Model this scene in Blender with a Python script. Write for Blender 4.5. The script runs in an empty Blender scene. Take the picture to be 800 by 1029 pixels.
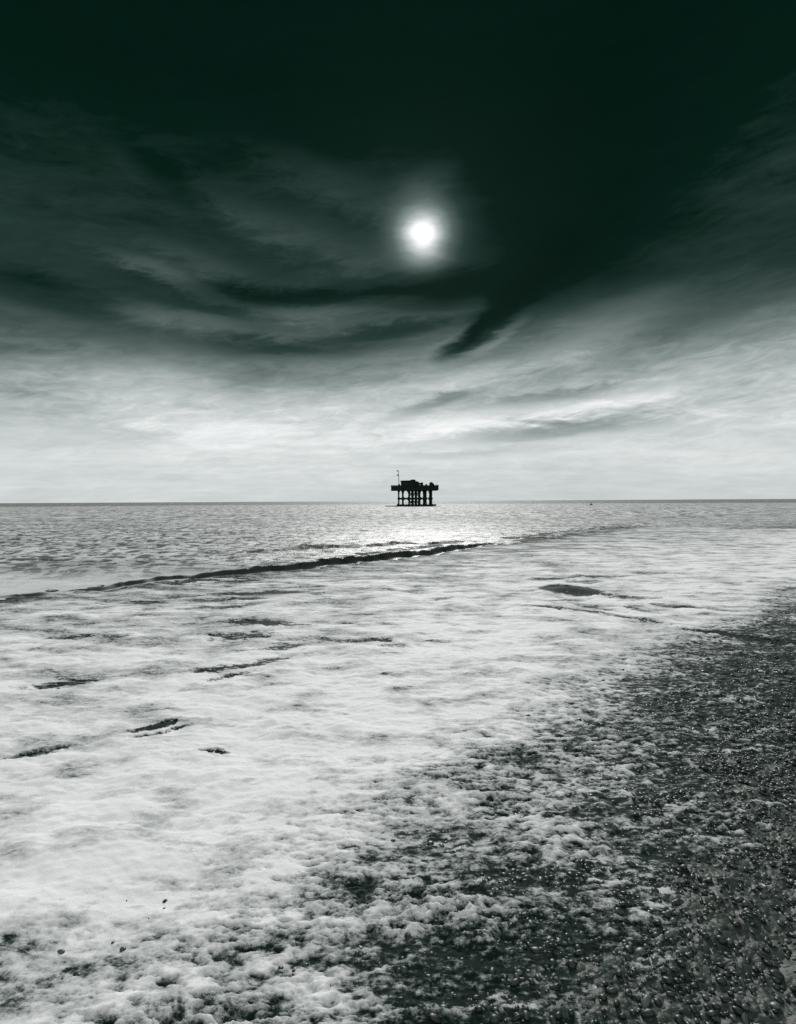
import bpy, bmesh, math, random
import numpy as np
from mathutils import Vector, Matrix

random.seed(7)
Q = 1.0                       # mesh density (1 = full)
scene = bpy.context.scene
C = scene.collection

# ------------------------------------------------------------------ camera
W, H, F = 800.0, 1029.0, 583.0
HC = 2.6                                        # eye height above the water
PITCH = -math.atan(11.1 / F)
ROLL = math.radians(0.31)
fwd = Vector((0, math.cos(PITCH), math.sin(PITCH)))
right0 = Vector((1, 0, 0))
up0 = right0.cross(fwd)
right = right0 * math.cos(ROLL) - up0 * math.sin(ROLL)
up = right0 * math.sin(ROLL) + up0 * math.cos(ROLL)
cam_d = bpy.data.cameras.new("camera")
cam_d.sensor_fit = 'HORIZONTAL'
cam_d.sensor_width = 36.0
cam_d.lens = F / W * 36.0
cam_d.clip_start = 0.05
cam_d.clip_end = 40000
cam = bpy.data.objects.new("camera", cam_d)
C.objects.link(cam)
cam.matrix_world = Matrix(((right.x, up.x, -fwd.x, 0), (right.y, up.y, -fwd.y, 0),
                           (right.z, up.z, -fwd.z, HC), (0, 0, 0, 1)))
scene.camera = cam

def ray(u, v):
    d = fwd + right * ((u - W / 2) / F) + up * ((H / 2 - v) / F)
    return d.normalized()

def gnd(u, v, z=0.0):
    d = ray(u, v)
    t = (z - HC) / d.z
    return (d.x * t, d.y * t)

def azel(u, v):
    d = ray(u, v)
    return math.degrees(math.atan2(d.x, d.y)), math.degrees(math.asin(d.z))

# ------------------------------------------------------------------ noise
def pn(x, y, seed=0):
    """2-D gradient noise, about -1..1"""
    xi = np.floor(x).astype(np.int64); yi = np.floor(y).astype(np.int64)
    xf = (x - xi).astype(np.float32); yf = (y - yi).astype(np.float32)
    def g(ix, iy, dx, dy):
        h = (ix * 374761393 + iy * 668265263 + seed * 974634777) & 0xffffffff
        h = ((h ^ (h >> 13)) * 1274126177) & 0xffffffff
        h = h ^ (h >> 16)
        a = (h & 0xffff).astype(np.float32) * (2 * math.pi / 65536)
        return np.cos(a) * dx + np.sin(a) * dy
    u = xf * xf * xf * (xf * (xf * 6 - 15) + 10)
    v = yf * yf * yf * (yf * (yf * 6 - 15) + 10)
    a = g(xi, yi, xf, yf); b = g(xi + 1, yi, xf - 1, yf)
    c = g(xi, yi + 1, xf, yf - 1); d = g(xi + 1, yi + 1, xf - 1, yf - 1)
    return ((a + (b - a) * u) * (1 - v) + (c + (d - c) * u) * v) * 1.5

def fbm(x, y, octs, seed=0, gain=0.5):
    s = 0; a = 1.0; n = 0
    for k in range(octs):
        s = s + a * pn(x * 2 ** k + 17.3 * k, y * 2 ** k - 9.1 * k, seed + k); n += a; a *= gain
    return s / n * 1.35

def ss(a, b, x):
    t = np.clip((x - a) / (b - a), 0, 1)
    return t * t * (3 - 2 * t)

# ------------------------------------------------------------------ wave line and shore coordinates
A_DIR = np.array((0.617, 0.787)); N_DIR = np.array((0.787, -0.617))
line_uv = [(20, 601), (90, 594), (155, 587.5), (200, 583), (250, 579), (300, 575), (345, 570), (390, 564.5),
           (440, 557), (470, 552), (490, 548.6), (510, 546.5)]
line_h = [0.03, 0.06, 0.08, 0.13, 0.14, 0.18, 0.24, 0.26, 0.26, 0.23, 0.10, 0.0]
line_g = np.array([gnd(u, v) for u, v in line_uv])
line_t = line_g @ A_DIR; line_n = line_g @ N_DIR
i_ = np.argsort(line_t)
line_t, line_n, line_h = line_t[i_], line_n[i_], np.array(line_h)[i_]
back_uv = [(225, 559), (262, 556.5), (300, 553.5), (350, 551), (400, 549), (440, 547.6), (480, 546)]
back_h = [0, .14, .20, .20, .15, .10, 0]
back_g = np.array([gnd(u, v) for u, v in back_uv])

def shore_s(x, y):
    return x * 0.76 - y * 0.64 - 0.17 * np.maximum(0, y - 5.5)

def wave(x, y):
    """surf wave: height, distance shoreward of its foot (d>0), local crest height"""
    t = x * A_DIR[0] + y * A_DIR[1]; n = x * N_DIR[0] + y * N_DIR[1]
    ln = np.interp(t, line_t, line_n); lh = np.interp(t, line_t, line_h, left=0.04, right=0)
    wob = 0.10 * pn(t * 0.9, t * 0 + 3.3, 5) + 0.03 * pn(t * 2.0, t * 0 + 1.3, 6)
    lh = lh * (1 + 0.16 * pn(t * 1.0, t * 0 + 8.1, 8) + 0.05 * pn(t * 2.9, t * 0 + .7, 9))
    left = 1 - ss(-1.0, 4.5, t - line_t[2])           # the ragged left end
    lh = lh * (1 + left * 0.9 * pn(t * 1.7, t * 0 + 5.5, 10))
    lh = np.clip(lh, 0, 1)
    d = n - ln - wob
    w = 0.75 * lh + 0.06
    face = 1 - ss(-w, 0.02, d)
    e = np.clip(-d - w, 0, None)
    back = np.exp(-e / 0.55)
    h = lh * np.where(d > -w, face, back)
    return h, d, lh, left, t

def ridge2(x, y):
    yl = np.interp(x, back_g[:, 0], back_g[:, 1]); h = np.interp(x, back_g[:, 0], back_h)
    yl = yl + 0.35 * pn(x * 0.6, x * 0 + 2.2, 14)
    h = h * (1 + .5 * pn(x * 1.4, x * 0 + 4.2, 15))
    d = yl - y
    return h * np.where(d > -0.2, 1 - ss(-0.2, 0.1, d), np.exp(-np.clip(-d - 0.2, 0, None) / 0.8))

LUMP = gnd(571, 597)
def sea_z(x, y, sp):
    """sp = local mesh spacing: ripples finer than it can show are left to the shader"""
    s = shore_s(x, y)
    wh, wd, lh, left, t = wave(x, y)
    off = 1 - ss(-0.4, 1.2, wd)                        # 1 seaward of the wave
    amp = 0.18 + 0.90 * off
    calm = np.clip(ss(-1.6, -6.0, s), 0, 1)
    z = wh + ridge2(x, y)
    f = lambda wl: np.clip((wl / sp - 2.0) / 2.0, 0, 1)
    wx = x + 0.6 * pn(x * .3, y * .3, 30); wy = y + 0.6 * pn(x * .3 + 9, y * .3, 31)
    for wl, a, sd in ((14, .10, 40), (6, .060, 41), (2.6, .050, 42), (1.1, .034, 43), (.5, .016, 44), (.23, .004, 45), (.11, .0018, 46)):
        q = pn(wx / (wl * 2.1), wy / wl, sd)
        if wl < 7: q = 1 - 2 * np.abs(q) ** 0.85        # sharper crests
        z = z + a * amp * f(wl) * q * (0.0 if wl > 7 else 1.0) * (0.25 + 0.75 * calm)
        if wl > 7: z = z + a * f(wl) * q * off
    # bare lump of water standing up in the foam
    lx, ly = (x - LUMP[0]), (y - LUMP[1])
    e = (lx / 0.78) ** 2 + ((ly - 0.25) / 0.55) ** 2
    z = z + 0.13 * np.exp(-e * 1.6)
    return z, s, wd, lh, left, t

def beach_z(x, y, sp):
    s = shore_s(x, y)
    z = np.interp(s, [-400, -30, -12, -5, -3.6, -2.6, -1.2, -0.4, 1.6, 4, 60], [-12, -2.5, -.9, -.28, -.06, .0, .05, .10, .75, 1.0, 3.0])
    f = lambda wl: np.clip((wl / sp - 2.0) / 2.0, 0, 1)
    for wl, a, sd in ((1.3, .02, 60), (.45, .018, 61), (.19, .017, 62), (.09, .012, 63), (.045, .006, 64)):
        z = z + a * f(wl) * pn(x / wl, y / (wl * .8), sd)
    return z

# ------------------------------------------------------------------ materials
def col(r, g=None, b=None):
    return (r, g if g is not None else r, b if b is not None else r, 1)

class NT:
    def __init__(s, tree): s.t = tree; s.n = tree.nodes; s.l = tree.links
    def new(s, ty, **kw):
        n = s.n.new(ty)
        for k, v in kw.items(): setattr(n, k, v)
        return n
    def put(s, sock, v):
        if v is None: return
        if isinstance(v, bpy.types.NodeSocket): s.l.new(v, sock)
        else: sock.default_value = v
    def M(s, op, a, b=None, c=None, clamp=False):
        n = s.new('ShaderNodeMath', operation=op, use_clamp=clamp)
        for i, v in enumerate((a, b, c)): s.put(n.inputs[i], v)
        return n.outputs[0]
    def noise(s, vec, scale, detail=4, rough=.5, dist=0.0):
        n = s.new('ShaderNodeTexNoise'); s.put(n.inputs['Vector'], vec)
        n.inputs['Scale'].default_value = scale; n.inputs['Detail'].default_value = detail
        n.inputs['Roughness'].default_value = rough; n.inputs['Distortion'].default_value = dist
        return n.outputs['Fac']
    def xyz(s, x, y, z=0.0):
        n = s.new('ShaderNodeCombineXYZ')
        for i, v in enumerate((x, y, z)): s.put(n.inputs[i], v)
        return n.outputs[0]
    def ramp(s, fac, stops, interp='EASE'):
        n = s.new('ShaderNodeValToRGB'); n.color_ramp.interpolation = interp
        e = n.color_ramp.elements
        while len(e) < len(stops): e.new(.5)
        for k, (p, c) in enumerate(stops):
            e[k].position = p; e[k].color = c if isinstance(c, tuple) else (c, c, c, 1)
        s.put(n.inputs[0], fac)
        return n.outputs[0]

def mat(name):
    m = bpy.data.materials.new(name); m.use_nodes = True
    t = NT(m.node_tree); b = m.node_tree.nodes['Principled BSDF']
    return m, t, b

def mscale(t, vec, sc):
    n = t.new('ShaderNodeMapping'); n.inputs['Scale'].default_value = sc; t.l.new(vec, n.inputs[0]); return n.outputs[0]

# sea water
M_SEA, t, b = mat('sea_water')
tb = t.new('ShaderNodeAttribute', attribute_name='albedo_shade').outputs['Fac']
geo0 = t.new('ShaderNodeNewGeometry').outputs['Position']
def flecks(sx_, sy_, lo, hi, sd):
    f_ = t.noise(mscale(t, geo0, (sx_, sy_, 1)), 1.0, 5, .62, .3)
    mr = t.new('ShaderNodeMapRange', interpolation_type='SMOOTHSTEP'); t.l.new(f_, mr.inputs[0])
    for k, v in zip((1, 2, 3, 4), (lo, hi, 0, 1)): mr.inputs[k].default_value = v
    return mr.outputs[0]
s0 = t.new('ShaderNodeSeparateXYZ'); t.l.new(geo0, s0.inputs[0])
fm = t.new('ShaderNodeMapRange', interpolation_type='SMOOTHSTEP'); t.l.new(s0.outputs[1], fm.inputs[0])
for k, v in zip((1, 2, 3, 4), (45, 110, 0, 1)): fm.inputs[k].default_value = v
fk = t.M('ADD', t.M('MULTIPLY', flecks(1.5, 1.2, .46, .57, 0), t.M('SUBTRACT', 1.0, fm.outputs[0])), t.M('MULTIPLY', flecks(.75, .14, .46, .58, 1), t.M('MULTIPLY', fm.outputs[0], .9)))
inn = t.new('ShaderNodeMapRange', interpolation_type='SMOOTHSTEP'); t.l.new(s0.outputs[1], inn.inputs[0])
for k, v in zip((1, 2, 3, 4), (16, 24, 0, 1)): inn.inputs[k].default_value = v
# dark flecks painted into the water colour as the shading of ripples
tb = t.M('MULTIPLY', tb, t.M('SUBTRACT', 1.0, t.M('MULTIPLY', t.M('MULTIPLY', fk, inn.outputs[0]), .80)))
t.l.new(t.ramp(tb, [(0, col(.008, .016, .012)), (1, col(.66, .69, .68))], 'LINEAR'), b.inputs['Base Color'])
b.inputs['Specular IOR Level'].default_value = .10
b.inputs['IOR'].default_value = 1.34
geo = t.new('ShaderNodeNewGeometry').outputs['Position']
sp_ = t.new('ShaderNodeSeparateXYZ'); t.l.new(geo, sp_.inputs[0])
dist = t.M('SQRT', t.M('ADD', t.M('MULTIPLY', sp_.outputs[0], sp_.outputs[0]), t.M('MULTIPLY', sp_.outputs[1], sp_.outputs[1])))
far = t.new('ShaderNodeMapRange'); t.l.new(dist, far.inputs[0])
for k, v in zip((1, 2, 3, 4), (25, 500, 0, 1)): far.inputs[k].default_value = v
far = far.outputs[0]
n1 = t.noise(mscale(t, geo, (.5, 1, 1)), 1.1, 6, .62)
n2 = t.noise(mscale(t, geo, (.5, 1, 1)), .22, 5, .6)
n3 = t.noise(mscale(t, geo, (.7, 1, 1)), 9, 4, .6)
n4 = t.noise(mscale(t, geo, (1, .6, 1)), 3.2, 4, .6)
hgt = t.M('ADD', t.M('ADD', t.M('MULTIPLY', n1, .34), t.M('ADD', t.M('MULTIPLY', n4, .10), t.M('MULTIPLY', t.M('MULTIPLY', n2, 1.6), far))), t.M('MULTIPLY', n3, .008))
nr = t.new('ShaderNodeMapRange', interpolation_type='SMOOTHSTEP'); t.l.new(dist, nr.inputs[0])
for k, v in zip((1, 2, 3, 4), (12, 34, .10, 1)): nr.inputs[k].default_value = v
hgt = t.M('MULTIPLY', hgt, nr.outputs[0])
bmp = t.new('ShaderNodeBump'); bmp.inputs['Strength'].default_value = 1.0; bmp.inputs['Distance'].default_value = 1.0
t.l.new(hgt, bmp.inputs['Height']); t.l.new(bmp.outputs[0], b.inputs['Normal'])
rr = t.new('ShaderNodeMapRange'); t.l.new(dist, rr.inputs[0])
for k, v in zip((1, 2, 3, 4), (14, 80, .36, .68)): rr.inputs[k].default_value = v
t.l.new(rr.outputs[0], b.inputs['Roughness'])

# foam
M_FOAM, t, b = mat('sea_foam')
at = t.new('ShaderNodeAttribute', attribute_name='albedo_shade').outputs['Fac']
geo = t.new('ShaderNodeNewGeometry').outputs['Position']
bub = t.noise(geo, 26, 5, .7)
bub2 = t.noise(mscale(t, geo, (1, 1.6, 1)), 5, 5, .65)
thin = t.M('SUBTRACT', 1.15, at, clamp=True)
bub3 = t.noise(mscale(t, geo, (.7, 1.5, 1)), 15, 6, .72)
th = t.M('ADD', at, t.M('MULTIPLY', t.M('MULTIPLY', t.M('SUBTRACT', bub, .5), .9), thin))
th = t.M('ADD', th, t.M('MULTIPLY', t.M('MULTIPLY', t.M('SUBTRACT', bub3, .5), 1.1), thin))
th = t.M('ADD', th, t.M('MULTIPLY', t.M('SUBTRACT', bub2, .5), .22))
th = t.M('ADD', th, t.M('MULTIPLY', t.M('SUBTRACT', bub3, .5), .30))
c = t.ramp(th, [(0.0, col(.006, .015, .011)), (.12, col(.06, .08, .073)), (.38, col(.44, .465, .46)), (.85, col(.80, .815, .815))], 'LINEAR')
t.l.new(c, b.inputs['Base Color']); b.inputs['Roughness'].default_value = .8
b.inputs['Specular IOR Level'].default_value = .06
bmp = t.new('ShaderNodeBump'); bmp.inputs['Strength'].default_value = .8; bmp.inputs['Distance'].default_value = 1.0
t.l.new(t.M('ADD', t.M('MULTIPLY', bub, .007), t.M('MULTIPLY', bub2, .005)), bmp.inputs['Height']); t.l.new(bmp.outputs[0], b.inputs['Normal'])

# wet shingle
M_BEACH, t, b = mat('wet_shingle')
geo = t.new('ShaderNodeNewGeometry').outputs['Position']
wv = t.new('ShaderNodeTexNoise'); t.l.new(geo, wv.inputs['Vector']); wv.inputs['Scale'].default_value = 14; wv.inputs['Detail'].default_value = 4
wa = t.new('ShaderNodeVectorMath', operation='MULTIPLY_ADD'); t.l.new(wv.outputs['Color'], wa.inputs[0]); wa.inputs[1].default_value = (.06, .06, .06); t.l.new(geo, wa.inputs[2])
vo = t.new('ShaderNodeTexVoronoi'); t.put(vo.inputs['Vector'], wa.outputs[0]); vo.inputs['Scale'].default_value = 26
bw = t.new('ShaderNodeSeparateColor'); t.l.new(vo.outputs['Color'], bw.inputs[0])
c = t.ramp(t.M('ADD', t.M('MULTIPLY', bw.outputs[0], .7), t.M('MULTIPLY', t.noise(geo, 5, 4), .3)),
           [(.0, col(.006, .013, .010)), (.6, col(.014, .027, .021)), (1, col(.042, .062, .053))], 'LINEAR')
t.l.new(c, b.inputs['Base Color']); b.inputs['Roughness'].default_value = .55
b.inputs['Specular IOR Level'].default_value = .3
bmp = t.new('ShaderNodeBump'); bmp.inputs['Strength'].default_value = .5; bmp.inputs['Distance'].default_value = 1.0
t.l.new(t.M('MULTIPLY', vo.outputs['Distance'], -.02), bmp.inputs['Height']); t.l.new(bmp.outputs[0], b.inputs['Normal'])

def simple(name, c0, c1, rough, scale=1.5, spec=.12):
    m, t, b = mat(name)
    tc = t.new('ShaderNodeTexCoord').outputs['Object']
    c = t.ramp(t.noise(mscale(t, tc, (1, 1, .35)), scale, 5, .65), [(.3, col(*c0)), (.7, col(*c1))], 'LINEAR')
    t.l.new(c, b.inputs['Base Color']); b.inputs['Roughness'].default_value = rough; b.inputs['Specular IOR Level'].default_value = spec
    return m
M_IRON = simple('weathered_iron', (.002, .008, .005), (.008, .016, .012), .75)
M_TIMBER = simple('dark_timber', (.002, .008, .005), (.009, .018, .013), .8, .8)
M_HUT = simple('painted_boarding', (.002, .009, .005), (.009, .019, .013), .7, .6)
M_ROOF = simple('felt_roof', (.003, .008, .006), (.010, .017, .014), .85)
M_LAMP = simple('grey_metal', (.05, .06, .055), (.09, .10, .095), .5)
M_GLASS = simple('dark_window_glass', (.006, .010, .009), (.010, .016, .014), .12)
M_WEED = simple('weed_covered_iron', (.004, .010, .007), (.012, .022, .016), .9, 3)
M_BUOY = simple('buoy_paint', (.012, .022, .017), (.03, .04, .035), .6, 3)

# ------------------------------------------------------------------ grids
def link_mesh(name, V, Fq, m, attr=None):
    me = bpy.data.meshes.new(name)
    me.vertices.add(len(V)); me.vertices.foreach_set('co', V.astype(np.float32).ravel())
    me.loops.add(Fq.size); me.loops.foreach_set('vertex_index', Fq.astype(np.int32).ravel())
    me.polygons.add(len(Fq))
    me.polygons.foreach_set('loop_start', np.arange(0, Fq.size, 4, dtype=np.int32))
    me.polygons.foreach_set('loop_total', np.full(len(Fq), 4, dtype=np.int32))
    me.polygons.foreach_set('use_smooth', np.ones(len(Fq), dtype=bool))
    if attr is not None:
        a = me.attributes.new('albedo_shade', 'FLOAT', 'POINT'); a.data.foreach_set('value', attr.astype(np.float32))
    me.update(calc_edges=True); me.materials.append(m)
    o = bpy.data.objects.new(name, me); C.objects.link(o)
    return o

def rows(*segs):
    r = [segs[0][0]]
    for a, b_, st in segs:
        n = max(2, int(math.log(b_ / a) / (st / Q)))
        r.extend(list(a * np.exp(np.linspace(0, math.log(b_ / a), n + 1)))[1:])
    return np.array(r)

def polar(r, half, step):
    n = int(2 * half / (step / Q)) + 1
    th = np.radians(np.linspace(-half, half, n))
    R, T = np.meshgrid(r, th, indexing='ij')
    X = R * np.sin(T); Y = R * np.cos(T)
    nr, nt = R.shape
    idx = np.arange(nr * nt).reshape(nr, nt)
    Fq = np.stack([idx[:-1, :-1], idx[:-1, 1:], idx[1:, 1:], idx[1:, :-1]], -1).reshape(-1, 4)[:, ::-1]
    dr = np.gradient(r)[:, None] * np.ones_like(R); dt = R * (th[1] - th[0])
    return X.ravel(), Y.ravel(), np.maximum(dr, dt).ravel(), Fq

def st(o, kind):
    o['kind'] = kind; return o

# sea
X, Y, SP, Fq = polar(rows((1.8, 15, .0045), (15, 38, .0020), (38, 130, .0030), (130, 400, .007), (400, 16000, .04)), 64, .16)
Z, s_, wd_, lh_, left_, t__ = sea_z(X, Y, SP)
# sediment and air stirred into the water; the wave face's shade is painted in dark
silt_shade = .80 + .30 * fbm(X / 9, Y / 4, 4, 150) + .35 * fbm(X / 2.6, Y / 1.3, 4, 151) * ss(14, 30, np.hypot(X, Y))
silt_shade = silt_shade * (.50 + .50 * ss(-12, -20, s_))
silt_shade = silt_shade * (1 - .97 * np.exp(-((wd_ + .5 * lh_) / (.55 * lh_ + .15)) ** 4) * ss(.01, .06, lh_))
silt_shade = silt_shade * (1 - .5 * np.exp(-((X - LUMP[0]) ** 2 / 1.2 + (Y - LUMP[1]) ** 2 / 1.2)))
silt_shade = silt_shade * (1 - .50 * ss(420, 520, np.hypot(X, Y)))  # far band set darker in colour
sea = st(link_mesh('sea', np.stack([X, Y, Z], -1), Fq, M_SEA, np.clip(silt_shade, 0, 1)), 'structure')

# beach: fine sheet near the camera, sloping off under the sea, wide apron behind
X, Y, SP, Fq = polar(rows((.4, 2.2, .02), (2.2, 14, .0038), (14, 900, .04)), 180, .36)
Z = beach_z(X, Y, np.where(np.hypot(X, Y) < 14, np.minimum(SP, .02), SP))
beach = st(link_mesh('beach', np.stack([X, Y, Z], -1), Fq, M_BEACH), 'structure')
# near field detail in the visible sector
# ------------------------------------------------------------------ foam
holes = [  # u, v, half width px, half height px, depth, tilt
    (268, 628, 34, 3.2, 1.2, .06), (243, 641, 25, 4.0, 1.3, -.03), (282, 653, 22, 2.6, 1.1, -.12), (215, 675, 22, 4.0, 1.3, -.15),
    (265, 667, 20, 3.5, 1.2, -.2), (232, 682, 14, 3.2, 1.3, -.3), (153, 733, 13, 3.6, 1.7, -.2), (169, 728, 8, 3.2, 1.6, -.2),
    (150, 743, 12, 3.4, 1.6, -.2), (180, 734, 8, 3, 1.5, -.25), (213, 758, 12, 2.4, 1.7, 0), (227, 759, 5, 2, 1.2, 0),
    (381, 646, 13, 3, 1.3, .02), (397, 652, 14, 2, 1.1, .05), (338, 646, 16, 1.8, 1.0, .1), (445, 603, 12, 2, 1.3, 0),
    (440, 645, 12, 1.8, 1.1, .02), (447, 627, 10, 1.6, 1.0, .02), (346, 723, 8, 2.4, .9, 0), (205, 585, 50, 3.0, .8, -.02),
    (260, 597, 70, 1.6, .9, -.04), (190, 605, 60, 1.8, .9, -.03), (215, 612, 30, 2, .9, -.05),
    (180, 564, 40, 2, .0, 0), (571, 594.5, 25, 6.0, 2.2, .03), (556, 613, 14, 3, 1.2, .05), (608, 600, 22, 2.0, 1.3, .02),
    (590, 586, 16, 1.8, 1.1, .0), (560, 582, 26, 1.3, 1.1, -.04), (606, 580, 20, 1.3, 1.0, .0), (580, 615, 20, 2.0, 1.2, .06),
    (600, 612, 18, 2, 1.0, .2), (632, 622, 18, 2.6, 1.3, .3), (640, 614, 12, 2.6, 1.0, .2), (640, 602, 22, 1.6, 1.1, .02), (575, 605, 22, 1.6, .9, .0),
    (690, 612, 30, 2.4, 1.2, .1), (735, 640, 30, 4, 1.2, .2), (60, 690, 26, 5, 1.3, -.1), (90, 642, 30, 3, 1.2, 0), (40, 760, 24, 4.5, 1.3, -.2)]

def foam_field(x, y, s, wd, lh, left, t):
    r = np.hypot(x, y)
    # streaky cover, drawn out along the shore and gathered in larger rafts
    lx = x + .5 * pn(x * .7, y * .7, 70) ; ly = y + .5 * pn(x * .7 + 5, y * .7, 71)
    streak = fbm(lx / 2.4, ly / 1.0, 5, 72, .55)
    raft = fbm(lx / 5.5, ly / 2.6, 3, 80)
    fine = fbm(x / .17, y / .09, 5, 84, .70)
    fine2 = fbm(x / .14, y / .075, 3, 184, .6)
    tiny = fbm(x / .75, y / .34, 5, 90, .6)
    cover = np.interp(s, [-60, -20.7, -18.6, -15.5, -11.4, -7.7, -5.6, -4.45, -3.75, -3.15, -2.6, -1.7], [.9, .50, .46, .56, .72, .90, .90, .72, .50, .31, .14, .06])
    cover = cover - .35 * np.exp(-np.clip(wd, 0, None) / 1.2)
    cover = cover + .25 * ss(-9, -5, s) * ss(4, 1, x) * ss(3, 4.5, y + .0 * x) + .42 * ss(.5, -1.3, x) * ss(-5, -3, s)
    shore = ss(-5.3, -3.1, s)
    Cf = cover + (.62 * streak + .25 * raft) * (1 - .75 * shore) + .16 * tiny + shore * (.62 * fine + .25 * fine2 + .22 * tiny)
    # nothing on the open sea but torn streaks just behind the wave
    off = 1 - ss(-.05, .30, wd)
    behind = np.exp(-((wd + 2.4 + .3 * lh) / 1.7) ** 2) * ss(-5.5, -1.5, x) * ss(6, 3.2, x)
    sea_c = -1.1 + 1.15 * behind + .75 * streak + .5 * tiny + .25 * raft
    right_ = ss(5, 13, x) * ss(-37, -19, s)                 # the surf thins out gradually to the right
    sea_c = np.maximum(sea_c, -1 + .85 * right_ + .9 * streak + .5 * tiny)
    # broken water on the ragged left of the wave
    crest = np.exp(-((wd + .28) / .16) ** 2) * left
    sea_c = sea_c + 1.7 * crest * ss(.05, .5, pn(t * 1.5, t * 0 + .4, 95))
    o = off * np.where(lh < .02, ss(.0, .02, lh) + 0, 1)
    tr = ss(line_t[-1] - 4, line_t[-1] + 3, t)
    offm = off * (1 - tr) + tr * (1 - ss(-7, 4, wd + 3 * fbm(x / 6, y / 3, 3, 130)))
    Cf = Cf * (1 - offm) + sea_c * offm
    surf = ss(.2, 1.2, wd) * (1 - offm)                # inshore a film of froth always lies on the water
    k_ = .10
    floor = .20 - .22 * ss(-5.2, -3.6, s)
    soft = floor + k_ * np.log1p(np.exp(np.clip((Cf - floor) / k_, -30, 30)))
    Cf = np.where(Cf < 1.5, Cf * (1 - surf) + soft * surf, Cf)
    for hu, hv, hw, hh, dep, tilt in holes:
        if dep <= 0: continue
        gx, gy = gnd(hu, hv); m = gy / F
        wx = hw * m; wy = hh * (.8 if dep < 1.5 else .9) * gy * gy / (HC * F)
        dx = x - gx; dy = y - gy
        near = (np.abs(dx) < 3.2 * wx + .3) & (np.abs(dy) < 3.2 * wy + 1.0)
        if not near.any(): continue
        X_, Y_ = dx[near], dy[near]
        Y_ = Y_ + X_ * tilt * gy / HC
        e = (X_ / wx) ** 2 + (Y_ / wy) ** 2
        jag = 1.5 * fbm(x[near] / (wx * .55), y[near] / (wy * .55), 5, 99, .7)
        Cf[near] -= (.62 if dep < 1.5 else .80) * dep * np.clip(1.25 - e * (.8 if dep > 2 else .62) + (jag * (.3 if dep > 2 else 1.0)), 0, 1)
    Cf = np.maximum(Cf, -.10 - 2 * (1 - surf))
    return Cf

X, Y, SP, Fq = polar(rows((2.4, 15, .0026), (15, 60, .0022)), 47, .12)
zs, s, wd, lh, left, t_ = sea_z(X, Y, SP)
zb = beach_z(X, Y, np.minimum(SP, .02))
Cf = foam_field(X, Y, s, wd, lh, left, t_)
base = np.maximum(zs, zb * .6 + .4 * np.minimum(zb, .03))
f = lambda wl: np.clip((wl / SP - 2.0) / 2.0, 0, 1)
shore = ss(-5.0, -2.6, s)
lump = .045 * f(.9) * fbm(X / 1.3, Y / .8, 2, 110) + .030 * f(.3) * fbm(X / .42, Y / .25, 3, 114) * (1 - .90 * shore) + .006 * f(.1) * fbm(X / .12, Y / .08, 2, 118)
lump = lump * ss(0, .6, Cf) * (1 - .6 * ss(14, 30, np.hypot(X, Y)))
lump = np.maximum(lump, -.006 - .030 * np.clip(Cf, 0, 1))
Z = base + lump + np.clip(Cf, -1, .8) * .035 + .001 + .010 * ss(-.14, -.08, Cf)
keep = (Cf[Fq].max(1) > -.16)
Fk = Fq[keep]
used = np.unique(Fk); remap = np.zeros(len(X), dtype=np.int64); remap[used] = np.arange(len(used))
foam = st(link_mesh('foam', np.stack([X, Y, Z], -1)[used], remap[Fk], M_FOAM, ((np.clip(Cf, -.1, 1.2) + (Cf - .3) * .5 * shore) * (.80 + .80 * fbm(X / .8, Y / .38, 5, 140, .6) + .2 * fbm(X / 2.2, Y / .9, 3, 141)) * (1 - .30 * ss(-5.0, -2.8, shore_s(X, Y))))[used]), 'stuff')  # foam thickness, with grey relief shading painted in by noise
foam['label'] = 'sheet of white sea foam spread over the shallow water and wet shingle'

# ------------------------------------------------------------------ loose shingle lying along the water's edge
rng = np.random.default_rng(11)
NP = int(90000 * Q)
pr_ = np.sqrt(rng.uniform(2.4 ** 2, 12.5 ** 2, NP)); pa = np.radians(rng.uniform(-44, 60, NP))
PX, PY = pr_ * np.sin(pa), pr_ * np.cos(pa)
ps = shore_s(PX, PY)
dens = .08 * ss(-3.9, -3.1, ps) + .92 * ss(-3.2, -1.3, ps)
dens = dens * np.clip(.75 + .9 * fbm(PX / .6, PY / .4, 3, 160), .1, 1) * (1 - .75 * ss(6.5, 12, pr_))
k = rng.random(NP) < dens
PX, PY, ps, pr_ = PX[k], PY[k], ps[k], pr_[k]
n = len(PX); print('pebbles', n)
bmi = bmesh.new(); bmesh.ops.create_icosphere(bmi, subdivisions=2, radius=1)
iv = np.array([v.co[:] for v in bmi.verts]); bmi.verts.index_update(); it = np.array([[v.index for v in f_.verts] for f_ in bmi.faces]); bmi.free()
size = .008 + .014 * rng.random(n) ** 2.2 + (.012 * rng.random(n)) * (rng.random(n) < .12)
size = size * (1 + .5 * ss(4.5, 11, pr_))
ax = np.stack([size * rng.uniform(.9, 1.5, n), size * rng.uniform(.7, 1.1, n), size * rng.uniform(.4, .75, n)], -1)
yaw = rng.uniform(0, 2 * math.pi, n); tl = rng.normal(0, .25, n)
P = iv[None] * ax[:, None]
P = P * (1 + .10 * np.sin(iv[None, :, 0] * 3.1 + yaw[:, None])[..., None])
cz, sz_ = np.cos(tl)[:, None], np.sin(tl)[:, None]
P = np.stack([P[..., 0] * cz - P[..., 2] * sz_, P[..., 1], P[..., 0] * sz_ + P[..., 2] * cz], -1)
cz, sz_ = np.cos(yaw)[:, None], np.sin(yaw)[:, None]
P = np.stack([P[..., 0] * cz - P[..., 1] * sz_, P[..., 0] * sz_ + P[..., 1] * cz, P[..., 2]], -1)
SPp = np.full(n, .02)
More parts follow.
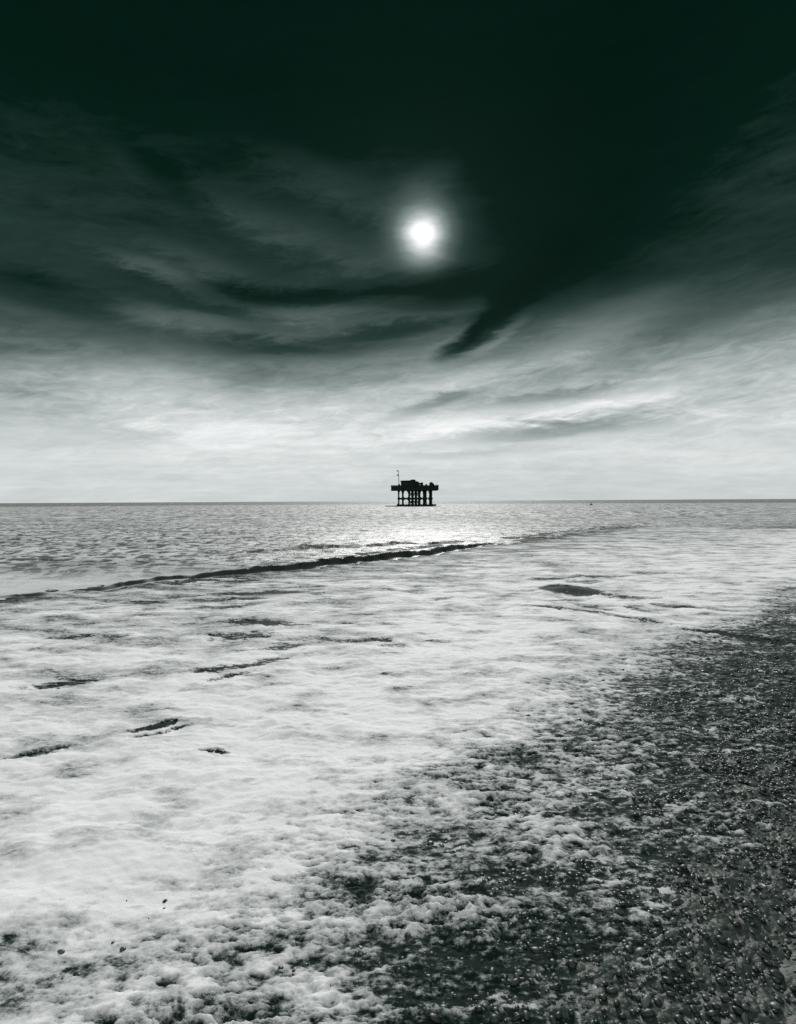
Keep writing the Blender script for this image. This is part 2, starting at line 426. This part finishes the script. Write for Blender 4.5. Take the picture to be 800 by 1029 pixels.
bz = np.maximum(beach_z(PX, PY, SPp), sea_z(PX, PY, SPp)[0] + .004)
P = P + np.stack([PX, PY, bz + ax[:, 2] * rng.uniform(.1, .8, n)], -1)[:, None]
FT = (it[None] + (np.arange(n) * len(iv))[:, None, None]).reshape(-1, 3)
me = bpy.data.meshes.new('shingle')
V = P.reshape(-1, 3)
me.vertices.add(len(V)); me.vertices.foreach_set('co', V.astype(np.float32).ravel())
me.loops.add(FT.size); me.loops.foreach_set('vertex_index', FT.astype(np.int32).ravel())
me.polygons.add(len(FT)); me.polygons.foreach_set('loop_start', np.arange(0, FT.size, 3, dtype=np.int32)); me.polygons.foreach_set('loop_total', np.full(len(FT), 3, dtype=np.int32))
me.polygons.foreach_set('use_smooth', np.ones(len(FT), dtype=bool))
a_ = me.attributes.new('tone', 'FLOAT', 'POINT'); a_.data.foreach_set('value', np.repeat(rng.random(n), len(iv)).astype(np.float32))
me.update(calc_edges=True)
M_PEB, t, b = mat('wet_pebbles')
tn = t.new('ShaderNodeAttribute', attribute_name='tone').outputs['Fac']
geo = t.new('ShaderNodeNewGeometry').outputs['Position']
tn = t.M('ADD', t.M('MULTIPLY', tn, .85), t.M('MULTIPLY', t.noise(geo, 90, 3), .15))
t.l.new(t.ramp(tn, [(0, col(.003, .009, .006)), (.6, col(.012, .024, .019)), (.86, col(.04, .058, .05)), (1, col(.09, .115, .105))], 'LINEAR'), b.inputs['Base Color'])
b.inputs['Roughness'].default_value = .42; b.inputs['Specular IOR Level'].default_value = .35
me.materials.append(M_PEB)
shingle = bpy.data.objects.new('shingle', me); C.objects.link(shingle)
shingle['kind'] = 'stuff'; shingle['label'] = 'loose wet dark pebbles scattered along the water edge'

# ------------------------------------------------------------------ object helpers
def box(bm, x0, x1, y0, y1, z0, z1, bev=0.0):
    r = bmesh.ops.create_cube(bm, size=1)
    bmesh.ops.transform(bm, matrix=Matrix.Translation(((x0 + x1) / 2, (y0 + y1) / 2, (z0 + z1) / 2)) @ Matrix.Diagonal((x1 - x0, y1 - y0, z1 - z0, 1)), verts=r['verts'])
def rod(bm, p, q, r0, r1=None, seg=10):
    p, q = Vector(p), Vector(q); d = q - p
    k = bmesh.ops.create_cone(bm, cap_ends=True, segments=seg, radius1=r0, radius2=r1 if r1 is not None else r0, depth=d.length)
    bmesh.ops.transform(bm, matrix=Matrix.Translation((p + q) / 2) @ d.to_track_quat('Z', 'Y').to_matrix().to_4x4(), verts=k['verts'])
def ball(bm, c, r, sz=1.0):
    k = bmesh.ops.create_icosphere(bm, subdivisions=2, radius=r)
    bmesh.ops.transform(bm, matrix=Matrix.Translation(c) @ Matrix.Diagonal((1, 1, sz, 1)), verts=k['verts'])
def prism(bm, prof, y0, y1):
    a = [bm.verts.new((x, y0, z)) for x, z in prof]; b_ = [bm.verts.new((x, y1, z)) for x, z in prof]
    bm.faces.new(a); bm.faces.new(b_[::-1])
    for i in range(len(prof)):
        j = (i + 1) % len(prof); bm.faces.new((a[j], a[i], b_[i], b_[j]))
def part(name, bm, m, parent=None, smooth=False):
    bmesh.ops.recalc_face_normals(bm, faces=bm.faces)
    me = bpy.data.meshes.new(name); bm.to_mesh(me); bm.free(); me.materials.append(m)
    o = bpy.data.objects.new(name, me); C.objects.link(o); o.parent = parent
    return o
def B(): return bmesh.new()
def root(name, label, cat, loc, rz=0.0):
    o = bpy.data.objects.new(name, None); C.objects.link(o); o.location = loc; o.rotation_euler = (0, 0, rz)
    o['label'] = label; o['category'] = cat; o.empty_display_size = .5
    return o

# ------------------------------------------------------------------ pier platform out at sea
py = 286.0
px = gnd(416.5, 508.4)[0] * py / gnd(416.5, 508.4)[1]
pr = root('pier_platform', 'dark derelict pier platform on iron legs standing alone in the sea on the horizon', 'platform', (px, py, 0))
DX0, DX1, DY = -11.3, 11.25, 8.5
bm = B()
box(bm, DX0, DX1, -DY, DY, 8.55, 8.95)
for y in (-DY + .3, -4, 0, 4, DY - .3): box(bm, DX0 + .15, DX1 - .15, y - .18, y + .18, 7.72, 8.548)
for x in np.linspace(DX0 + .5, DX1 - .5, 12): box(bm, x - .14, x + .14, -DY + .5, DY - .5, 7.95, 8.546)
part('deck', bm, M_TIMBER, pr)
bm = B()
box(bm, DX0 - .08, DX1 + .08, -DY - .10, -DY - .003, 7.66, 9.12); box(bm, DX0 - .08, DX1 + .08, DY + .003, DY + .10, 7.66, 9.12)
box(bm, DX0 - .10, DX0 - .003, -DY - .003, DY + .003, 7.66, 9.12); box(bm, DX1 + .003, DX1 + .10, -DY - .003, DY + .003, 7.66, 9.12)
part('fascia', bm, M_TIMBER, pr)
for (ax, c0, c1, k) in (('x', DX0, DX1, -DY), ('x', DX0, DX1, DY), ('y', -DY, DY, DX0), ('y', -DY, DY, DX1)):
    bm = B(); n = int((c1 - c0) / .42)
    P = (lambda a, z: (a, k, z)) if ax == 'x' else (lambda a, z: (k, a, z))
    for i in range(n + 1):
        a = c0 + (c1 - c0) * i / n
        rod(bm, P(a, 9.1), P(a, 10.12), .085 if i % 5 else .13, seg=6)
    for z in (9.25, 9.4, 9.55, 9.7, 9.85, 10.12): rod(bm, P(c0, z), P(c1, z), .07, seg=6)
    part('railing', bm, M_IRON, pr)
cols_x = [(-7.75, .38), (-5.7, .42), (-2.6, .36), (-.95, .46), (.75, .40), (2.4, .40), (5.1, .66), (8.0, .44)]
rows_y = (-6.5, 0.0, 6.5)
for x, r in cols_x:
    for y in rows_y:
        bm = B()
        rod(bm, (x, y, -3), (x, y, 7.95), r, r * .92, 12)
        rod(bm, (x, y, 3.25), (x, y, 4.15), r * 1.5, seg=12)
        rod(bm, (x, y, 7.0), (x, y, 7.9), r * 1.05, r * 1.8, 12)
        rod(bm, (x, y, 6.2), (x, y, 6.5), r * 1.25, seg=12)
        lg = part('leg', bm, M_IRON, pr)
        bm = B(); rod(bm, (x, y, -2.5), (x, y, 1.3), r * 1.12, r * 1.08, 12); part('weed_skirt', bm, M_WEED, lg)
for y in rows_y:
    bm = B()
    for (xa, _), (xb, _) in zip(cols_x[:-1], cols_x[1:]):
        gap = xb - xa
        if gap > 2.9 and xa > -5:
            # only stub brackets where the light shows between the legs
            rod(bm, (xa, y, 3.7), (xa + 1.0, y, 3.7), .26, .16, 8); rod(bm, (xb, y, 3.7), (xb - 1.0, y, 3.7), .26, .16, 8)
            rod(bm, (xa + .9, y, 3.7), (xb - .9, y, 3.7), .09, seg=8)
        else:
            rod(bm, (xa, y, 3.7), (xb, y, 3.7), .42, seg=8)
    part('cross_beam', bm, M_IRON, pr)
for (xa, ra), (xb, rb) in zip(cols_x[:-1], cols_x[1:]):
    for y in rows_y:
        bm = B(); g = xb - xa
        k = min(1.15, g * .42)
        for sx, x in ((1, xa), (-1, xb)):
            rod(bm, (x, y, 6.0), (x + sx * k, y, 7.9), .11, seg=6)
            rod(bm, (x, y, 5.0), (x + sx * k * .8, y, 3.9), .11, seg=6)
            rod(bm, (x, y, 2.5), (x + sx * k * .8, y, 3.5), .11, seg=6)
        if g < 2.0 or xa == .75:
            rod(bm, (xa, y, .6), (xb, y, 3.5), .06, seg=6); rod(bm, (xb, y, .6), (xa, y, 3.5), .06, seg=6)
            rod(bm, (xa, y, 4.0), (xb, y, 7.8), .06, seg=6); rod(bm, (xb, y, 4.0), (xa, y, 7.8), .06, seg=6)
        part('brace', bm, M_IRON, pr)
for x, r in cols_x:
    bm = B(); rod(bm, (x, rows_y[0], 3.7), (x, rows_y[2], 3.7), .2, seg=8)
    rod(bm, (x, rows_y[0], 3.9), (x, 0, 7.8), .08, seg=6); rod(bm, (x, rows_y[2], 3.9), (x, 0, 7.8), .08, seg=6)
    part('tie_beam', bm, M_IRON, pr)
bm = B()
box(bm, -8.8, 10.3, -8.2, -5.2, .15, .95); box(bm, -8.2, 9.2, -5.1, 7.2, .15, .60)
for x in np.arange(-8.4, 10.2, 1.55): box(bm, x - .15, x + .15, -8.38, -8.203, -.6, 1.05)
part('landing_stage', bm, M_TIMBER, pr)
bm = B()
box(bm, -14.3, -8.83, -7.6, -6.3, .05, .36)
for x in (-13.8, -12.2, -10.6, -9.2): rod(bm, (x, -6.95, -2), (x, -6.95, .2), .16, seg=8)
part('walkway', bm, M_TIMBER, pr)
# hut on the deck
hut = part('cabin', (lambda b_: (prism(b_, [(-6.6, 8.96), (-6.6, 12.1), (-2.2, 12.1), (-2.2, 12.35), (.35, 12.35), (.35, 11.6), (1.7, 11.4), (2.6, 10.9), (2.6, 8.96)], -3.4, 3.4), b_)[1])(B()), M_HUT, pr)
bm = B(); prism(bm, [(-6.85, 12.103), (-6.85, 12.4), (-5.9, 12.52), (-2.25, 12.6), (-2.25, 12.103)], -3.7, 3.7)
part('roof', bm, M_ROOF, hut)
bm = B(); prism(bm, [(-2.203, 12.353), (-2.203, 12.62), (-1.55, 12.98), (.0, 13.02), (.55, 12.70), (.55, 12.353)], -3.6, 3.6)
prism(bm, [(.353, 11.62), (.6, 12.3), (1.75, 11.95), (2.8, 11.2), (2.8, 10.92), (2.603, 10.9), (1.7, 11.42)], -3.5, 3.5)
part('roof', bm, M_ROOF, hut)
for x in (-5.8, -4.5, -3.2, -1.2):
    bm = B(); box(bm, x - .45, x + .45, -3.47, -3.403, 10.2, 11.3)
    w = part('window', bm, M_LAMP if False else M_HUT, hut)
    bm = B(); box(bm, x - .37, x + .37, -3.49, -3.473, 10.28, 11.22); part('pane', bm, M_GLASS, w)
bm = B(); box(bm, .7, 1.6, -3.46, -3.403, 8.97, 10.9); part('door', bm, M_TIMBER, hut)
bm = B(); prism(bm, [(2.9, 8.96), (2.9, 11.35), (3.2, 11.62), (4.1, 11.62), (4.25, 11.4), (4.25, 8.96)], -2.2, 1.8); part('shed', bm, M_HUT, pr)
bm = B(); prism(bm, [(7.5, 8.96), (7.5, 11.5), (7.8, 11.72), (8.7, 11.72), (9.1, 11.2), (9.7, 10.7), (9.7, 8.96)], -2.5, 2.0); part('kiosk', bm, M_HUT, pr)
bm = B(); rod(bm, (5.75, -2, 8.96), (5.75, -2, 10.55), .45, .40, 12); ball(bm, (5.75, -2, 10.6), .42, .6); part('ventilator', bm, M_IRON, pr)
bm = B(); box(bm, -8.0, -7.0, -4.5, -3.5, 8.953, 10.5); rod(bm, (-7.5, -4, 10.5), (-7.5, -4, 10.9), .4, .25, 8); part('locker', bm, M_HUT, pr)
bm = B(); rod(bm, (-7.55, -6, 8.96), (-7.75, -6, 16.9), .17, .11, 8); mast = part('mast', bm, M_LAMP, pr)
for z, x in ((16.95, -8.1), (14.95, -8.15)):
    bm = B(); rod(bm, (-7.72, -6, z - .35), (x, -6, z + .1), .12, seg=6); ball(bm, (x, -6, z + .12), .36, .75)
    rod(bm, (x - .25, -6, z + .25), (x - .45, -6, z + .42), .28, .2, 8); part('lamp_head', bm, M_IRON, mast)
bm = B(); rod(bm, (10.6, -7.8, 9), (10.6, -7.8, 11.6), .05, seg=6); part('pole', bm, M_LAMP, pr)

# ------------------------------------------------------------------ buoy to the right
bx_, by_ = gnd(594, 507.6)
bu = root('buoy', 'small dark buoy floating far out on the sea right of the platform', 'buoy', (bx_, by_, .0))
bm = B(); rod(bm, (0, 0, -.5), (0, 0, .35), .62, .78, 18); rod(bm, (0, 0, .35), (0, 0, .62), .78, .45, 18); part('float', bm, M_BUOY, bu)
bm = B()
for k in range(4):
    a = k * math.pi / 2 + .4; rod(bm, (.4 * math.cos(a), .4 * math.sin(a), .6), (.12 * math.cos(a), .12 * math.sin(a), 1.25), .05, seg=6)
rod(bm, (0, 0, .9), (0, 0, .94), .3, seg=12); part('frame', bm, M_BUOY, bu)
bm = B(); rod(bm, (0, 0, 1.24), (0, 0, 1.45), .17, seg=10); ball(bm, (0, 0, 1.5), .15); part('lantern', bm, M_BUOY, bu)

# ------------------------------------------------------------------ sun and sky
SUN_AZ, SUN_EL = azel(426, 235)
sl = bpy.data.lights.new('sun', 'SUN'); sl.energy = 2.5; sl.angle = math.radians(12); sl.color = (1, .99, .965)
so = bpy.data.objects.new('sun', sl); C.objects.link(so); so.location = (0, 0, 60)
sd = Vector((math.sin(math.radians(SUN_AZ)) * math.cos(math.radians(SUN_EL)), math.cos(math.radians(SUN_AZ)) * math.cos(math.radians(SUN_EL)), math.sin(math.radians(SUN_EL))))
so.rotation_euler = sd.to_track_quat('Z', 'Y').to_euler()

w = bpy.data.worlds.new("World"); scene.world = w; w.use_nodes = True
t = NT(w.node_tree)
for n in list(t.n): t.n.remove(n)
out = t.new('ShaderNodeOutputWorld')
sky = t.new('ShaderNodeTexSky', sky_type='NISHITA', sun_disc=False)
sky.sun_elevation = math.radians(SUN_EL); sky.sun_rotation = math.radians(SUN_AZ)
bwn = t.new('ShaderNodeRGBToBW'); t.l.new(sky.outputs[0], bwn.inputs[0])
bg1 = t.new('ShaderNodeBackground'); t.l.new(bwn.outputs[0], bg1.inputs[0]); bg1.inputs[1].default_value = .05
dirn = t.new('ShaderNodeTexCoord').outputs['Generated']
sx = t.new('ShaderNodeSeparateXYZ'); t.l.new(dirn, sx.inputs[0])
dx, dy, dz = sx.outputs
D = 180 / math.pi
az = t.M('MULTIPLY', t.M('ARCTAN2', dx, dy), D)
el = t.M('MULTIPLY', t.M('ARCSINE', dz), D)
# cloud layer coordinates: streets of cloud on a high plane, drawn out across the view
zz = t.M('ADD', t.M('MAXIMUM', dz, 0.0), .10)
cx = t.M('DIVIDE', dx, zz); cy = t.M('DIVIDE', dy, zz)
pl = t.xyz(t.M('MULTIPLY', cx, .55), t.M('ADD', cy, t.M('MULTIPLY', cx, -.18)), 3.7)
nb = t.noise(pl, .9, 3, .5, .4)
nm = t.noise(pl, 2.3, 6, .58, .6)
ae = t.xyz(t.M('MULTIPLY', az, .035), t.M('MULTIPLY', el, .14), 1.3)
na = t.noise(ae, 1.0, 5, .55, .5)
nb2 = t.noise(ae, 3.2, 6, .6, .3)
ns = t.noise(t.xyz(t.M('MULTIPLY', az, .10), t.M('ADD', t.M('MULTIPLY', el, .55), t.M('MULTIPLY', az, -.05)), 8.3), 1.0, 6, .62, .5)
c_ = lambda n, k: t.M('MULTIPLY', t.M('SUBTRACT', n, .5), k)
e2 = t.M('ADD', t.M('ADD', el, c_(na, 5.0)), t.M('ADD', c_(nb2, 2.2), c_(nm, 2.0)))
e2 = t.M('ADD', e2, t.M('ADD', t.M('MULTIPLY', az, .012), t.M('MULTIPLY', t.M('MAXIMUM', t.M('MULTIPLY', az, -1.0), 0.0), .085)))
E = lambda v: (math.degrees(math.atan((503.4 - v) / F))) / 90.0
stops = [(0, .80), (E(478), .83), (E(445), .84), (E(415), .80), (E(392), .70), (E(372), .57), (E(352), .42), (E(325), .29),
         (E(295), .20), (E(262), .175), (E(215), .160), (E(160), .115), (E(90), .065), (E(0), .05), (.62, .045), (1, .045)]
base_s = t.ramp(t.M('DIVIDE', t.M('MAXIMUM', e2, 0.0), 90.0), stops, 'LINEAR')
bs = t.new('ShaderNodeRGBToBW'); t.l.new(base_s, bs.inputs[0]); S = bs.outputs[0]
# relief of the cloud sheet
nf = t.noise(t.xyz(t.M('MULTIPLY', az, .30), t.M('ADD', t.M('MULTIPLY', el, 1.1), t.M('MULTIPLY', az, -.14)), 2.2), 1.0, 7, .68, 1.2)
mid = t.ramp(t.M('DIVIDE', el, 90.0), [(0, .15), (.055, .35), (.10, 1.0), (.22, 1.0), (.3, 1.6), (.5, 1.2)], 'LINEAR')
mb = t.new('ShaderNodeRGBToBW'); t.l.new(mid, mb.inputs[0]); mid = mb.outputs[0]
rel = t.M('ADD', t.M('ADD', c_(ns, .55), c_(nf, .46)), t.M('ADD', c_(nm, .45), c_(nb2, .40)))
S = t.M('MULTIPLY', S, t.M('ADD', 1.0, t.M('MULTIPLY', rel, mid)))
# named clouds: (u, v, half length px, half height px, tilt deg, amount)
azd = t.M('ADD', az, t.M('ADD', c_(nb2, 4.0), c_(nf, 3.0))); eld = t.M('ADD', el, t.M('ADD', c_(nm, 2.0), t.M('ADD', c_(ns, 1.8), c_(nf, 1.3))))
def blob(u, v, a, b_, tilt, soft=1.0):
    A, Ee = azel(u, v); k = D / F; ct, sn = math.cos(math.radians(tilt)), math.sin(math.radians(tilt))
    X_ = t.M('SUBTRACT', azd, A); Y_ = t.M('SUBTRACT', eld, Ee)
    p = t.M('DIVIDE', t.M('ADD', t.M('MULTIPLY', X_, ct), t.M('MULTIPLY', Y_, sn)), a * k)
    q = t.M('DIVIDE', t.M('SUBTRACT', t.M('MULTIPLY', Y_, ct), t.M('MULTIPLY', X_, sn)), b_ * k)
    r2 = t.M('ADD', t.M('MULTIPLY', p, p), t.M('MULTIPLY', q, q))
    return t.M('EXPONENT', t.M('MULTIPLY', t.M('POWER', r2, 1.5), -1.0))
dark = [(360, 350, 120, 13, 2, .26), (440, 283, 60, 14, 2, .35), (590, 180, 125, 105, 20, .62), (505, 312, 60, 16, 37, .62), (466, 341, 26, 7, 36, .55), (555, 262, 64, 28, 33, .50),
        (270, 297, 110, 9, -2, .50), (425, 295, 75, 14, 4, .66), (390, 331, 70, 8, 6, .48), (250, 345, 90, 9, -3, .25), (215, 312, 60, 6, -5, .25), (435, 407, 50, 6, 14, .22),
        (548, 398, 60, 7, 8, .18), (560, 432, 100, 9, 3, .26), (185, 190, 60, 14, -35, .30), (470, 345, 16, 4, 20, .3), (300, 130, 200, 50, 0, .15),
        (300, 350, 90, 9, 3, .15), (470, 455, 70, 4, 2, .08), (740, 290, 90, 22, 12, .2), (60, 300, 80, 14, -8, .3)]
light = [(495, 343, 34, 5, 24, .12), (455, 338, 22, 4, 30, .06), (165, 405, 90, 34, -16, .10), (170, 276, 50, 9, -14, .12), (345, 312, 90, 7, 6, .09), (600, 408, 75, 8, 9, .14), (300, 240, 110, 18, -14, .06), (200, 262, 60, 10, -12, .05),
         (425, 352, 50, 9, 8, .08), (610, 330, 70, 22, 14, .14), (180, 325, 60, 12, -4, .10), (470, 425, 60, 8, 10, .06), (500, 372, 90, 10, 12, .07),
         (380, 430, 120, 26, 0, .06), (330, 180, 80, 16, -16, .05), (430, 178, 40, 10, 8, .05)]
for d_ in dark: S = t.M('MULTIPLY', S, t.M('SUBTRACT', 1.0, t.M('MULTIPLY', blob(*d_[:5]), d_[5])))
for d_ in light: S = t.M('ADD', S, t.M('MULTIPLY', blob(*d_[:5]), d_[5]))
# the sun's disc blurred by thin cloud
dot = t.new('ShaderNodeVectorMath', operation='DOT_PRODUCT'); t.l.new(dirn, dot.inputs[0]); dot.inputs[1].default_value = sd
ang = t.M('MULTIPLY', t.M('ARCCOSINE', t.M('MINIMUM', dot.outputs['Value'], 1.0)), D)
ang = t.M('ADD', ang, t.M('ADD', c_(nb2, 1.3), t.M('ADD', c_(ns, .9), c_(nf, .25))))
g2 = lambda wd_, k: t.M('MULTIPLY', t.M('EXPONENT', t.M('MULTIPLY', t.M('POWER', t.M('DIVIDE', t.M('MAXIMUM', ang, 0), wd_), 2.0), -1.0)), k)
S = t.M('ADD', S, t.M('ADD', g2(1.7, .50), t.M('ADD', g2(2.5, .52), g2(5.5, .035))))
S = t.M('MAXIMUM', t.M('MINIMUM', S, 1.0), .03)
def lin(*c): return tuple(((x / 255) / 12.92 if x / 255 < .04045 else ((x / 255 + .055) / 1.055) ** 2.4) for x in c) + (1,)
tone = t.ramp(S, [(0, lin(0, 20, 13)), (.10, lin(4, 29, 22)), (.20, lin(38, 58, 53)), (.35, lin(82, 97, 94)), (.55, lin(134, 147, 144)), (.8, lin(200, 207, 206)), (1, lin(254, 255, 255))], 'LINEAR')
bg2 = t.new('ShaderNodeBackground'); # unseen sky overhead and behind the camera, made bright to light the foam
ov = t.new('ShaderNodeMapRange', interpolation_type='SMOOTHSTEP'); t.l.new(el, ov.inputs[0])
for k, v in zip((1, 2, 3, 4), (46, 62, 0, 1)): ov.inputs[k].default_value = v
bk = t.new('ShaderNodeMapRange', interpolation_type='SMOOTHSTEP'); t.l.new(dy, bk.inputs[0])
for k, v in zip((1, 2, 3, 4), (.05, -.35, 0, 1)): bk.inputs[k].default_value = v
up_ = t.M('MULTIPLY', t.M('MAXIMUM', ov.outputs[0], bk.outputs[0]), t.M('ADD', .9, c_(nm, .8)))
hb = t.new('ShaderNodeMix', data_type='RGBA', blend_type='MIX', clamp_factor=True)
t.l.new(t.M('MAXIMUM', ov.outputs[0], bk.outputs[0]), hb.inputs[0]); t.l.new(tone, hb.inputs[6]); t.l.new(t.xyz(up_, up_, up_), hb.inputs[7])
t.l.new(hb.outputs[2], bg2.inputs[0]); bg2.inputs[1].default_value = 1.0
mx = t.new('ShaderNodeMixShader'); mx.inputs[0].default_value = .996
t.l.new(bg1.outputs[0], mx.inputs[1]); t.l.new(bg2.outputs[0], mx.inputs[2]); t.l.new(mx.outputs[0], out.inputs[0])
w.cycles.sampling_method = 'MANUAL'; w.cycles.sample_map_resolution = 1024

scene.view_settings.view_transform = 'Standard'; scene.view_settings.look = 'None'
scene.view_settings.exposure = 0.0; scene.view_settings.gamma = 1.0
scene.cycles.max_bounces = 6; scene.cycles.use_denoising = False
